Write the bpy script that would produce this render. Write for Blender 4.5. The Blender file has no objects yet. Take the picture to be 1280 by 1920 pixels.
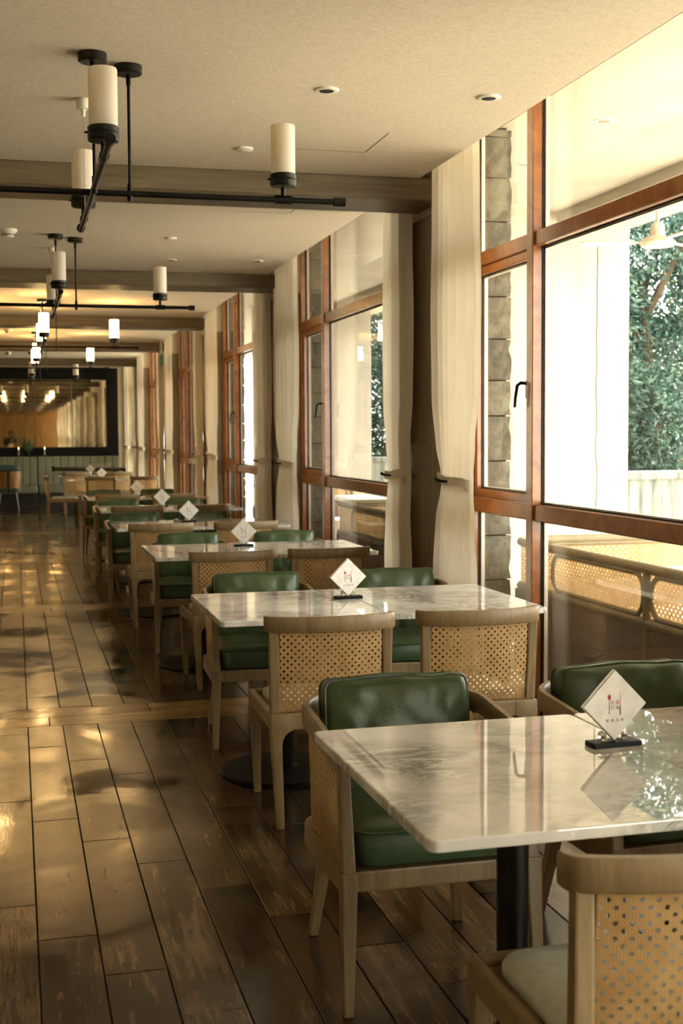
import bpy, bmesh, math, random
from mathutils import Vector, Matrix, noise
random.seed(7)
PI = math.pi
S = bpy.context.scene
COL = S.collection

# ------------------------------------------------------------------ camera
H = 1.53                                   # eye height
def cam_axes(f=2400., vp=(27., 815.), roll=.0215, pp=(640., 960.)):
    Y = Vector(((vp[0]-pp[0])/f, -(vp[1]-pp[1])/f, -1.)).normalized()
    up = Vector((-math.sin(roll), math.cos(roll), 0.))
    Z = (up - Y*up.dot(Y)).normalized()
    X = Y.cross(Z)
    return Matrix((X, Y, Z))               # rows: world axes in camera space -> world = M @ cam
cd = bpy.data.cameras.new('camera'); cam = bpy.data.objects.new('camera', cd); COL.objects.link(cam)
cam.matrix_world = Matrix.Translation((0, 0, H)) @ cam_axes().to_4x4()
cd.sensor_fit = 'VERTICAL'; cd.sensor_height = 36; cd.lens = 45.0
cd.clip_start = .05; cd.clip_end = 300
cd.dof.use_dof = True; cd.dof.focus_distance = 4.6; cd.dof.aperture_fstop = 6.3
S.camera = cam

# ------------------------------------------------------------------ light and exposure
W = bpy.data.worlds.new('world'); S.world = W; W.use_nodes = True
bg = W.node_tree.nodes['Background']
bg.inputs[0].default_value = (1.0, .962, .90, 1); bg.inputs[1].default_value = 6.0
sd = bpy.data.lights.new('sun', 'SUN'); sd.energy = 12; sd.angle = math.radians(3); sd.color = (1, .94, .84)
sun = bpy.data.objects.new('sun', sd); COL.objects.link(sun)
sun.rotation_euler = Vector((-.60, -.42, -1.25)).to_track_quat('-Z', 'Y').to_euler()
S.view_settings.view_transform = 'Standard'; S.view_settings.look = 'None'
S.view_settings.gamma = 1; S.view_settings.use_curve_mapping = False
S.view_settings.exposure = 1.18
S.cycles.caustics_reflective = False; S.cycles.caustics_refractive = False

# ------------------------------------------------------------------ helpers: materials
def lin(h):
    h = h.lstrip('#'); r = [int(h[i:i+2], 16)/255 for i in (0, 2, 4)]
    return tuple(c/12.92 if c <= .04045 else ((c+.055)/1.055)**2.4 for c in r) + (1,)
class NT:
    def __init__(s, name):
        s.m = bpy.data.materials.new(name); s.m.use_nodes = True; s.t = s.m.node_tree
        s.b = s.t.nodes['Principled BSDF']; s.out = s.t.nodes['Material Output']
    def n(s, typ, **kw):
        nd = s.t.nodes.new('ShaderNode'+typ)
        for k, v in kw.items():
            if k.startswith('i_'):
                key = k[2:]; nd.inputs[int(key) if key.isdigit() else key.replace('_', ' ')].default_value = v
            else: setattr(nd, k, v)
        return nd
    def l(s, a, b): s.t.links.new(a, b)
    def ramp(s, fac, stops):
        r = s.n('ValToRGB'); e = r.color_ramp.elements
        while len(e) < len(stops): e.new(.5)
        for x, (p, c) in zip(e, stops): x.position = p; x.color = c if isinstance(c, tuple) else lin(c)
        s.l(fac, r.inputs[0]); return r.outputs[0]
    def math(s, op, a, b=None, c=None):
        nd = s.n('Math', operation=op)
        for i, v in enumerate((a, b, c)):
            if v is None: continue
            if isinstance(v, (int, float)): nd.inputs[i].default_value = v
            else: s.l(v, nd.inputs[i])
        return nd.outputs[0]
    def coord(s, scale=(1, 1, 1), kind='Object', loc=(0, 0, 0), rot=(0, 0, 0)):
        tc = s.n('TexCoord'); mp = s.n('Mapping'); mp.inputs['Scale'].default_value = scale
        mp.inputs['Location'].default_value = loc; mp.inputs['Rotation'].default_value = rot
        s.l(tc.outputs[kind], mp.inputs[0]); return mp.outputs[0]
    def noise(s, vec, scale, detail=4, rough=.55, dist=0):
        nd = s.n('TexNoise'); nd.inputs['Scale'].default_value = scale; nd.inputs['Detail'].default_value = detail
        nd.inputs['Roughness'].default_value = rough; nd.inputs['Distortion'].default_value = dist
        s.l(vec, nd.inputs['Vector']); return nd.outputs[0]
    def bump(s, hgt, strength=.3, dist=.01):
        b = s.n('Bump'); b.inputs['Strength'].default_value = strength; b.inputs['Distance'].default_value = dist
        s.l(hgt, b.inputs['Height']); s.l(b.outputs[0], s.b.inputs['Normal']); return b
    def set(s, color=None, rough=None, metal=None, spec=None, **kw):
        for k, v in (('Base Color', color), ('Roughness', rough), ('Metallic', metal), ('Specular IOR Level', spec)):
            if v is None: continue
            if isinstance(v, str): v = lin(v)
            if isinstance(v, (int, float, tuple)): s.b.inputs[k].default_value = v
            else: s.l(v, s.b.inputs[k])
        for k, v in kw.items(): s.b.inputs[k.replace('_', ' ')].default_value = v
        return s.m
MAT = {}
def plain(name, color, rough=.5, metal=0., spec=.5, nz=None, bump=0):
    n = NT(name)
    v = n.coord()
    f = n.noise(v, nz or 12, 3)
    c = lin(color); d = tuple(x*.82 for x in c[:3])+(1,)
    col = n.ramp(f, [(.3, d), (.7, c)])
    if bump: n.bump(n.noise(v, (nz or 12)*12, 2), bump, .002)
    MAT[name] = n.set(col, rough, metal, spec); return MAT[name]
def wood(name, dark, mid, light, axis=(1, 1, 1), rough=.45, scale=6, bump=.15, coat=0):
    n = NT(name); v = n.coord(axis)
    oi = n.n('ObjectInfo'); add = n.n('VectorMath', operation='ADD'); mul = n.math('MULTIPLY', oi.outputs['Random'], 37.)
    cb = n.n('CombineXYZ'); n.l(mul, cb.inputs[0]); n.l(mul, cb.inputs[1]); n.l(v, add.inputs[0]); n.l(cb.outputs[0], add.inputs[1])
    f1 = n.noise(add.outputs[0], scale, 6, .6, .6); f2 = n.noise(add.outputs[0], scale*5, 3, .6)
    f = n.math('ADD', n.math('MULTIPLY', f1, .75), n.math('MULTIPLY', f2, .25))
    col = n.ramp(f, [(.32, dark), (.5, mid), (.68, light)])
    n.bump(f2, bump, .002)
    m = n.set(col, rough)
    if coat: n.b.inputs['Coat Weight'].default_value = coat; n.b.inputs['Coat Roughness'].default_value = .08
    MAT[name] = m; return m

wood('chair_wood', '#725e3f', '#836e4c', '#927d59', (7, 7, 1.0), .42, 5)
wood('beam_wood', '#54472f', '#665840', '#776a50', (.35, 6, 6), .5, 5)
wood('pillar_wood', '#5a4a32', '#6f5d42', '#83704f', (7, 7, .35), .55, 5)
wood('frame_wood', '#7a4318', '#955a26', '#ae6e34', (3, 3, 3), .28, 3, .05, .5)
wood('zither_wood', '#150d08', '#24170e', '#33210f', (1, 6, 6), .3, 4)
wood('tub_wood', '#7a5526', '#9a7138', '#b48a4b', (5, 5, .6), .4, 4)
wood('wall_wood', '#6a4a22', '#8a6430', '#a57c40', (2, 2, .3), .5, 4)
plain('ceiling_paint', '#dacdb8', .85, nz=60, bump=.12)
plain('wall_paint', '#d3c5a8', .8, nz=5)
plain('ext_white', '#bcb5a7', .8, nz=2)
plain('black_metal', '#17160f', .35, .6)
plain('bronze', '#2b2a22', .38, .7)
plain('dark_gap', '#0d0b08', .9)
plain('white_plastic', '#e9e2d2', .45)
plain('black_frame', '#080705', .5, 0, .2)
plain('seat_pad', '#c0c2b2', .6, nz=40, bump=.1)
plain('pale_green', '#74735a', .55, nz=8)
plain('plinth', '#1a1712', .6)
plain('teal_cloth', '#3f5c55', .7)
plain('steel', '#8f8c80', .35, .8)
plain('rubber', '#0b0b0a', .7)
plain('band', '#d0c3a8', .75)
plain('wicker_wood', '#8c7f5f', .45)
plain('grey_fabric', '#7d6f66', .9, nz=60)
plain('pink_fabric', '#c7b3aa', .9, nz=40)
plain('gasket', '#e9e4d8', .5)
plain('bark', '#4a3c2a', .9)
plain('ivory', '#d8cbb0', .5)
plain('red_ink', '#b01030', .6); plain('pink_ink', '#d06a70', .6); plain('black_ink', '#2a2628', .6)
plain('exit_green', '#1f6b52', .4)
plain('dark_cloth', '#0d0c0b', .85); plain('skin', '#a87a5c', .55); plain('hair', '#0c0a08', .6)
plain('leaf_house', '#33552a', .5)
plain('paper', '#f3f1ec', .8, nz=30)

def leather():
    n = NT('green_leather'); v = n.coord()
    col = n.ramp(n.noise(v, 5, 4), [(.3, '#34482b'), (.7, '#46593a')])
    h = n.math('ADD', n.math('MULTIPLY', n.noise(v, 9, 3), 1.), n.math('MULTIPLY', n.noise(v, 180, 2), .12))
    n.bump(h, .28, .015); MAT['green_leather'] = n.set(col, .34)
leather()
def cane():
    n = NT('cane'); tc = n.n('TexCoord'); sp = n.n('SeparateXYZ'); n.l(tc.outputs['UV'], sp.inputs[0])
    u, v = sp.outputs[0], sp.outputs[1]
    def stripes(e, fr): return n.math('ABSOLUTE', n.math('SINE', n.math('MULTIPLY', e, fr)))
    a = .0138
    d1 = stripes(n.math('ADD', u, v), PI/(a/2)); d2 = stripes(n.math('SUBTRACT', u, v), PI/(a/2)); d3 = stripes(u, PI/(a/2.5))
    f = n.math('MULTIPLY', n.math('ADD', n.math('ADD', d1, d2), d3), .333)
    nz = n.noise(n.coord((1, 1, 1)), 14, 3)
    f2 = n.math('ADD', n.math('MULTIPLY', f, .6), n.math('MULTIPLY', nz, .5))
    col = n.ramp(f2, [(.25, '#7a5a30'), (.5, '#a98350'), (.8, '#caa871')])
    n.bump(f, .5, .001)
    m = n.set(col, .42)
    tr = n.n('BsdfTranslucent'); n.l(col, tr.inputs[0]); mx = n.n('MixShader'); mx.inputs[0].default_value = .22
    n.l(n.b.outputs[0], mx.inputs[1]); n.l(tr.outputs[0], mx.inputs[2]); n.l(mx.outputs[0], n.out.inputs[0])
    MAT['cane'] = m
cane()
def cloth():
    n = NT('curtain_cloth'); v = n.coord((1, 1, 1))
    col = n.ramp(n.noise(v, 3, 3), [(.3, '#ddd2bd'), (.7, '#e9e0ce')])
    n.bump(n.noise(n.coord((300, 300, 300)), 1, 2), .08, .001)
    m = n.set(col, .85)
    tr = n.n('BsdfTranslucent'); n.l(col, tr.inputs[0]); mx = n.n('MixShader'); mx.inputs[0].default_value = .2
    n.l(n.b.outputs[0], mx.inputs[1]); n.l(tr.outputs[0], mx.inputs[2]); n.l(mx.outputs[0], n.out.inputs[0])
    MAT['curtain_cloth'] = m
cloth()
def glassmats():
    n = NT('window_glass'); lw = n.n('LayerWeight'); lw.inputs[0].default_value = .5
    f = n.math('ADD', n.math('MULTIPLY', n.math('POWER', lw.outputs['Facing'], 5.), .9), .05)
    t = n.n('BsdfTransparent'); t.inputs[0].default_value = (.93, .94, .92, 1)
    g = n.n('BsdfGlossy'); g.inputs['Roughness'].default_value = .0
    mx = n.n('MixShader'); n.l(f, mx.inputs[0]); n.l(t.outputs[0], mx.inputs[1]); n.l(g.outputs[0], mx.inputs[2]); n.l(mx.outputs[0], n.out.inputs[0])
    MAT['window_glass'] = n.m
    n = NT('crystal'); n.set('#f4f2ea', .05, 0, .6, Transmission_Weight=.85); MAT['crystal'] = n.m
    n = NT('shade_off'); n.set('#f6f1e6', .5); n.b.inputs['Subsurface Weight'].default_value = 0
    tr = n.n('BsdfTranslucent'); tr.inputs[0].default_value = lin('#f3ead6'); mx = n.n('MixShader'); mx.inputs[0].default_value = .5
    n.l(n.b.outputs[0], mx.inputs[1]); n.l(tr.outputs[0], mx.inputs[2]); n.l(mx.outputs[0], n.out.inputs[0]); MAT['shade_off'] = n.m
    n = NT('shade_lit'); n.set('#f6e2b4', .5); n.b.inputs['Emission Color'].default_value = (1, .62, .24, 1); n.b.inputs['Emission Strength'].default_value = 22.; MAT['shade_lit'] = n.m
    n = NT('flame'); n.set('#ffd070', .5); n.b.inputs['Emission Color'].default_value = (1, .7, .25, 1); n.b.inputs['Emission Strength'].default_value = 2.5; MAT['flame'] = n.m
    n = NT('antique_mirror'); v = n.coord((1, 1, .35))
    n.set('#d2c8b0', .025, 1.); n.bump(n.math('ADD', n.noise(v, 3.2, 2), n.math('MULTIPLY', n.noise(n.coord(), 40, 2), .03)), .016, .02); MAT['antique_mirror'] = n.m
glassmats()
def marble():
    n = NT('marble'); v = n.coord((1, 1, 1)); oi = n.n('ObjectInfo')
    add = n.n('VectorMath', operation='ADD'); cb = n.n('CombineXYZ'); m5 = n.math('MULTIPLY', oi.outputs['Random'], 50.)
    n.l(m5, cb.inputs[0]); n.l(m5, cb.inputs[2]); n.l(v, add.inputs[0]); n.l(cb.outputs[0], add.inputs[1]); vv = add.outputs[0]
    cl = n.noise(vv, 4.5, 6, .62, 1.2)
    mp = n.n('Mapping'); mp.inputs['Rotation'].default_value = (0, 0, .7); mp.inputs['Scale'].default_value = (1.2, 3.2, 1); n.l(vv, mp.inputs[0])
    vn = n.noise(mp.outputs[0], 5, 8, .65, 1.6)
    vein = n.math('SUBTRACT', 1., n.math('MULTIPLY', n.math('ABSOLUTE', n.math('SUBTRACT', vn, .5)), 9.))
    vein = n.math('MAXIMUM', vein, 0.)
    base = n.ramp(cl, [(.28, '#bdbcb2'), (.43, '#e0ded5'), (.65, '#f1efe7')])
    mx = n.n('MixRGB'); n.l(n.math('MULTIPLY', vein, n.math('MULTIPLY', n.ramp(n.noise(vv, 2.3, 2), [(.40, (0, 0, 0, 1)), (.60, (1, 1, 1, 1))]), .8)), mx.inputs[0])
    n.l(base, mx.inputs[1]); mx.inputs[2].default_value = lin('#72756e')
    MAT['marble'] = n.set(mx.outputs[0], .014, 0, .85)
marble()
def floors():
    for name, stops, ax in (('plank_wood', ['#181008', '#412f1b', '#6a543a'], (9, .7, 1)), ('strip_wood', ['#6e5432', '#8a6c42', '#a08253'], (.8, 7, 1))):
        n = NT(name); geo = n.n('NewGeometry'); oi = n.n('ObjectInfo')
        rnd = n.math('ADD', n.math('MULTIPLY', oi.outputs['Random'], 1.), geo.outputs['Random Per Island'])
        mp = n.n('Mapping'); mp.inputs['Scale'].default_value = ax; n.l(geo.outputs['Position'], mp.inputs[0])
        cb = n.n('CombineXYZ'); m5 = n.math('MULTIPLY', rnd, 23.); n.l(m5, cb.inputs[0]); n.l(m5, cb.inputs[2])
        add = n.n('VectorMath', operation='ADD'); n.l(mp.outputs[0], add.inputs[0]); n.l(cb.outputs[0], add.inputs[1]); vv = add.outputs[0]
        g1 = n.noise(vv, 2.2, 6, .62, .8); g2 = n.noise(vv, 14, 4, .6, .3)
        blot = n.noise(geo.outputs['Position'], 3.1, 4, .6)
        f = n.math('ADD', n.math('ADD', n.math('MULTIPLY', g1, .5), n.math('MULTIPLY', g2, .24)), n.math('ADD', n.math('MULTIPLY', blot, .30), n.math('MULTIPLY', n.math('SUBTRACT', n.math('FRACT', n.math('MULTIPLY', rnd, 7.3)), .5), .14)))
        col = n.ramp(f, [(.41, stops[0]), (.53, stops[1]), (.65, stops[2])])
        wet = n.noise(geo.outputs['Position'], 1.6, 5, .6, .8)
        rg = n.ramp(wet, [(.40, (.075, .075, .075, 1)), (.60, (.27, .27, .27, 1))])
        h = n.math('ADD', n.math('MULTIPLY', g2, 1.), n.math('MULTIPLY', n.noise(geo.outputs['Position'], 9, 3), .5))
        h = n.math('ADD', h, n.math('MULTIPLY', n.noise(vv, 45, 2, .6, .4), .4))
        n.bump(h, .07, .004)
        MAT[name] = n.set(col, rg, 0, .42)
floors()
def stone_etc():
    n = NT('stone'); v = n.coord()
    oi = n.n('ObjectInfo'); f = n.noise(v, 9, 8, .7, .4)
    f2 = n.math('ADD', f, n.math('MULTIPLY', n.math('SUBTRACT', oi.outputs['Random'], .5), .2))
    n.bump(f, .9, .03); MAT['stone'] = n.set(n.ramp(f2, [(.3, '#4c4b43'), (.55, '#6a685b'), (.75, '#87836f')]), .85)
    n = NT('parapet'); v = n.coord((3, 3, .25))
    f = n.noise(v, 5, 6, .7); MAT['parapet'] = n.set(n.ramp(f, [(.38, '#4f5655'), (.5, '#777972'), (.60, '#918e84')]), .85)
    n = NT('paving'); v = n.coord(); MAT['paving'] = n.set(n.ramp(n.noise(v, 2, 5), [(.3, '#bfb6a4'), (.7, '#d2cab8')]), .8)
    for nm, a, b, c in (('leaf_teal', '#1b3a34', '#38594f', '#6d8a78'), ('leaf_olive', '#2a3f30', '#566b50', '#a5a672')):
        n = NT(nm); geo = n.n('NewGeometry')
        col = n.ramp(geo.outputs['Random Per Island'], [(.1, a), (.6, b), (.97, c)])
        m = n.set(col, .45); tr = n.n('BsdfTranslucent'); n.l(col, tr.inputs[0]); mx = n.n('MixShader'); mx.inputs[0].default_value = .3
        n.l(n.b.outputs[0], mx.inputs[1]); n.l(tr.outputs[0], mx.inputs[2]); n.l(mx.outputs[0], n.out.inputs[0]); MAT[nm] = m
stone_etc()

# ------------------------------------------------------------------ helpers: meshes and objects
class MB:
    def __init__(s): s.v = []; s.f = []; s.uv = None
    def add(s, vs, fs):
        k = len(s.v); s.v += [tuple(p) for p in vs]; s.f += [tuple(i+k for i in f) for f in fs]; return s
    def box(s, x0, x1, y0, y1, z0, z1, M=None):
        vs = [Vector((x, y, z)) for z in (z0, z1) for y in (y0, y1) for x in (x0, x1)]
        if M is not None: vs = [M @ p for p in vs]
        return s.add(vs, [(0, 2, 3, 1), (4, 5, 7, 6), (0, 1, 5, 4), (2, 6, 7, 3), (0, 4, 6, 2), (1, 3, 7, 5)])
    def taper(s, p0, p1, s0, s1):           # square-section member, sections stay in the XY plane
        vs = []
        for p, (a, b) in ((p0, s0), (p1, s1)):
            for dx, dy in ((-1, -1), (1, -1), (1, 1), (-1, 1)): vs.append((p[0]+dx*a/2, p[1]+dy*b/2, p[2]))
        return s.add(vs, [(3, 2, 1, 0), (4, 5, 6, 7), (0, 1, 5, 4), (1, 2, 6, 5), (2, 3, 7, 6), (3, 0, 4, 7)])
    def tube(s, pts, r, n=12, closed=False, cap=True):
        pts = [Vector(p) for p in pts]; m = len(pts); rr = r if isinstance(r, (list, tuple)) else [r]*m
        ref = None; k = len(s.v)
        for i, p in enumerate(pts):
            a = pts[(i-1) % m] if (closed or i > 0) else p; b = pts[(i+1) % m] if (closed or i < m-1) else p
            t = (b-a).normalized()
            if ref is None:
                ref = t.orthogonal().normalized()
            ref = (ref - t*ref.dot(t)).normalized(); bi = t.cross(ref)
            for j in range(n):
                an = 2*PI*j/n; s.v.append(tuple(p + (ref*math.cos(an)+bi*math.sin(an))*rr[i]))
        for i in range(m if closed else m-1):
            for j in range(n):
                a = k+i*n+j; b = k+i*n+(j+1) % n; c = k+((i+1) % m)*n+(j+1) % n; d = k+((i+1) % m)*n+j
                s.f.append((a, b, c, d))
        if cap and not closed:
            s.f.append(tuple(k+j for j in reversed(range(n)))); s.f.append(tuple(k+(m-1)*n+j for j in range(n)))
        return s
    def lathe(s, prof, n=24, c=(0, 0, 0)):   # profile [(r,z)...] bottom to top
        k = len(s.v)
        for r, z in prof:
            for j in range(n):
                a = 2*PI*j/n; s.v.append((c[0]+r*math.cos(a), c[1]+r*math.sin(a), c[2]+z))
        for i in range(len(prof)-1):
            for j in range(n):
                s.f.append((k+i*n+j, k+i*n+(j+1) % n, k+(i+1)*n+(j+1) % n, k+(i+1)*n+j))
        s.f.append(tuple(k+j for j in reversed(range(n)))); s.f.append(tuple(k+(len(prof)-1)*n+j for j in range(n)))
        return s
    def sweep(s, pts, sec, closed=False, up=Vector((0, 0, 1))):  # section (u across, v up)
        pts = [Vector(p) for p in pts]; m = len(pts); q = len(sec); k = len(s.v)
        for i, p in enumerate(pts):
            a = pts[(i-1) % m] if (closed or i > 0) else p; b = pts[(i+1) % m] if (closed or i < m-1) else p
            t = (b-a); t.z = 0; t.normalize(); side = Vector((t.y, -t.x, 0))
            for u, v in sec: s.v.append(tuple(p + side*u + up*v))
        for i in range(m if closed else m-1):
            for j in range(q):
                s.f.append((k+i*q+j, k+i*q+(j+1) % q, k+((i+1) % m)*q+(j+1) % q, k+((i+1) % m)*q+j))
        if not closed:
            s.f.append(tuple(k+j for j in reversed(range(q)))); s.f.append(tuple(k+(m-1)*q+j for j in range(q)))
        return s
    def prism(s, poly, z0, z1):
        n = len(poly); k = len(s.v)
        s.v += [(x, y, z0) for x, y in poly] + [(x, y, z1) for x, y in poly]
        s.f.append(tuple(k+j for j in reversed(range(n)))); s.f.append(tuple(k+n+j for j in range(n)))
        for j in range(n): s.f.append((k+j, k+(j+1) % n, k+n+(j+1) % n, k+n+j))
        return s
def rrect(w, d, r, n=5, cx=0, cy=0):
    out = []
    for sx, sy, a0 in ((1, 1, 0), (-1, 1, PI/2), (-1, -1, PI), (1, -1, 1.5*PI)):
        for i in range(n+1):
            a = a0+PI/2*i/n; out.append((cx+sx*(w/2-r)+r*math.cos(a), cy+sy*(d/2-r)+r*math.sin(a)))
    return out
def mesh(name, mb, mat, smooth=None, bevel=0, seg=2):
    me = bpy.data.meshes.new(name); me.from_pydata(mb.v, [], mb.f)
    if mb.uv:
        ul = me.uv_layers.new(name='UVMap')
        for lp in me.loops: ul.data[lp.index].uv = mb.uv[lp.vertex_index]
    bm = bmesh.new(); bm.from_mesh(me)
    bmesh.ops.recalc_face_normals(bm, faces=bm.faces) if not mb.uv else None
    if bevel:
        ed = [e for e in bm.edges if len(e.link_faces) == 2 and e.calc_face_angle(0) > .6]
        bmesh.ops.bevel(bm, geom=ed, offset=bevel, segments=seg, profile=.6, affect='EDGES', clamp_overlap=True)
    bm.to_mesh(me); bm.free()
    if smooth is not None:
        me.shade_smooth(); me.set_sharp_from_angle(angle=math.radians(smooth))
    if mat: me.materials.append(MAT[mat])
    return me
def link(name, me, parent=None, loc=(0, 0, 0), rz=0):
    o = bpy.data.objects.new(name, me); COL.objects.link(o); o.location = loc; o.rotation_euler = (0, 0, rz)
    if parent is not None: o.parent = parent
    return o
def obj(name, mb, mat, parent=None, smooth=None, bevel=0, seg=2, loc=(0, 0, 0), rz=0):
    return link(name, mesh(name, mb, mat, smooth, bevel, seg), parent, loc, rz)
def tag(o, label=None, cat=None, group=None, kind=None):
    for k, v in (('label', label), ('category', cat), ('group', group), ('kind', kind)):
        if v: o[k] = v
    return o
def thing(name, label, cat, loc=(0, 0, 0), rz=0, group=None):
    return tag(link(name, None, None, loc, rz), label, cat, group)
def struct(name, mb, mat, label=None, **kw):
    return tag(obj(name, mb, mat, **kw), label, None, None, 'structure')
def kids(o): return [c for c in bpy.data.objects if c.parent == o]
def tree_of(o): return (o, [tree_of(c) for c in kids(o)])
def copy_tree(t, parent=None):
    o, ch = t; c = o.copy(); COL.objects.link(c); c.parent = parent
    for x in ch: copy_tree(x, c)
    return c

# ------------------------------------------------------------------ dimensions of the room
P = 4.46                       # bay length
ZC = 2.956                     # ceiling
XC = 2.235                     # ceiling edge at the curtain pocket
XP = 2.37                      # pillar face
XW = 2.53                      # window frame inner face
YB0, YB1 = 6.96, 7.40          # first beam
PN, PF = 6.975, 7.63           # first pillar, near and far side
YEND, YBACK, XLEFT = 28.25, -17.3, -4.2
KS = range(-5, 5)

# ------------------------------------------------------------------ floor: planks
PW, PL = .1785, 1.23
fl = struct('floor', MB().box(XLEFT, 2.62, YBACK, YEND, -.2, -.02), 'dark_gap', 'dark oiled plank floor with pale cross strips')
planks = []
for k in range(-30, 17):
    x0 = .037+PW*k; x1 = x0+PW
    if x1 < XLEFT or x0 > 2.6: continue
    for b in range(-6, 6):
        ya = max(7.26+P*(b-1), YBACK); yb = min(6.82+P*b, YEND)
        if yb <= ya: continue
        off = 3.90-.305*k
        j = math.floor((ya-off)/PL)
        y = off+j*PL
        while y < yb:
            a, c = max(y, ya), min(y+PL, yb)
            if c-a > .02: planks.append((x0, min(x1, 2.6), a, c))
            y += PL
def cp(o, m):
    (x0, x1, y0, y1) = m; g = .0016; ch = .0022
    vs = [(x0+g, y0+g, -.02), (x1-g, y0+g, -.02), (x1-g, y1-g, -.02), (x0+g, y1-g, -.02),
          (x0+g, y0+g, -ch), (x1-g, y0+g, -ch), (x1-g, y1-g, -ch), (x0+g, y1-g, -ch),
          (x0+g+ch, y0+g+ch, 0), (x1-g-ch, y0+g+ch, 0), (x1-g-ch, y1-g-ch, 0), (x0+g+ch, y1-g-ch, 0)]
    fs = [(8, 9, 10, 11)]
    for j in range(4):
        n = (j+1) % 4; fs += [(j, n, 4+n, 4+j), (4+j, 4+n, 8+n, 8+j)]
    o.add(vs, fs)
def size_in_view(p):
    x0, x1, y0, y1 = p; yc = (y0+y1)/2; xc = (x0+x1)/2
    if y1 < 2.9 or xc < -.05-.012*yc or xc > 2.2: return 0
    if xc*2400/(.97*(.97*yc+.24*xc)) > 1300: return 0
    return (x1-x0)*(y1-y0)/yc**3
planks.sort(key=size_in_view, reverse=True)
for i, p in enumerate(planks[:280]):
    cx, cy = (p[0]+p[1])/2, (p[2]+p[3])/2; m = MB(); cp(m, (p[0]-cx, p[1]-cx, p[2]-cy, p[3]-cy)); obj('plank', m, 'plank_wood', fl, loc=(cx, cy, 0))
m = MB()
for p in planks[280:]: cp(m, p)
tag(obj('plank_field', m, 'plank_wood', fl), kind='stuff')
for b in range(-5, 5):
    for half in (0, 1):
        ya = 6.82+P*b+.22*half; x = XLEFT+.5*half+.3*(b % 3)
        x = XLEFT
        xs = [XLEFT]+[XLEFT+.55*(half+1)+.13*b+1.9*i for i in range(0, 5)]+[2.6]
        xs = sorted(q for q in xs if XLEFT <= q <= 2.6)
        for a, c in zip(xs, xs[1:]):
            if c-a < .05: continue
            m = MB(); w = (c-a)/2; cp(m, (-w, w, -.11, .11)); obj('strip_board', m, 'strip_wood', fl, loc=((a+c)/2, ya+.11, .0005))

# ------------------------------------------------------------------ ceiling, beams, walls
m = MB().box(XLEFT, XC, YBACK, YEND, ZC, ZC+.55).box(XC, 2.75, YBACK, YEND, ZC+.46, ZC+.55)
struct('ceiling', m, 'ceiling_paint', 'warm cream plaster ceiling')
for i, k in enumerate(KS):
    m = MB().box(XLEFT, XP, YB0+P*k, YB1+P*k, 2.833, ZC+.002)
    struct('trim_%d' % (i+1), m, 'beam_wood', 'brown wood-clad ceiling beam, %s from the mirror end' % ['first', 'second', 'third', 'fourth', 'fifth', 'sixth', 'seventh', 'eighth', 'ninth', 'tenth'][4-k], bevel=.006, seg=1)
for i, k in enumerate(KS):
    t = tag(link('trim_%d' % (i+21), None, None, (0, P*k, 0)), 'brown wood-panelled pillar between two windows, beneath a ceiling beam', None, None, 'structure')
    obj('core', MB().box(XP+.012, 2.60, PN+.004, PF-.004, 0, 3.42), 'wall_paint', t)
    for a, b in ((PN, (PN+PF)/2-.001), ((PN+PF)/2+.001, PF)):
        obj('panel', MB().box(XP, XP+.02, a, b, .0, 2.795), 'pillar_wood', t, bevel=.002, seg=1)
    obj('side_panel', MB().box(XP+.001, 2.575, PN-.012, PN+.006, 0, 2.795), 'pillar_wood', t, bevel=.002, seg=1)
    obj('side_panel', MB().box(XP+.001, 2.575, PF-.006, PF+.012, 0, 2.795), 'pillar_wood', t, bevel=.002, seg=1)
struct('wall_left', MB().box(XLEFT-.2, XLEFT, YBACK, YEND, 0, ZC), 'wall_paint', 'cream plaster wall on the far left')
struct('wall_behind', MB().box(XLEFT, 2.7, YBACK-.2, YBACK, 0, 3.4), 'wall_wood', 'golden brown wall at the far end behind')
struct('wall_back', MB().box(XLEFT, 2.7, YEND, YEND+.2, 0, 3.4), 'wall_paint', 'cream end wall carrying the mirror')
# soffit closing the pocket to the outside
struct('wall_right', MB().box(2.60, 2.75, YBACK, YEND, 3.30, 3.45), 'wall_paint', 'header above the window wall')

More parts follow.
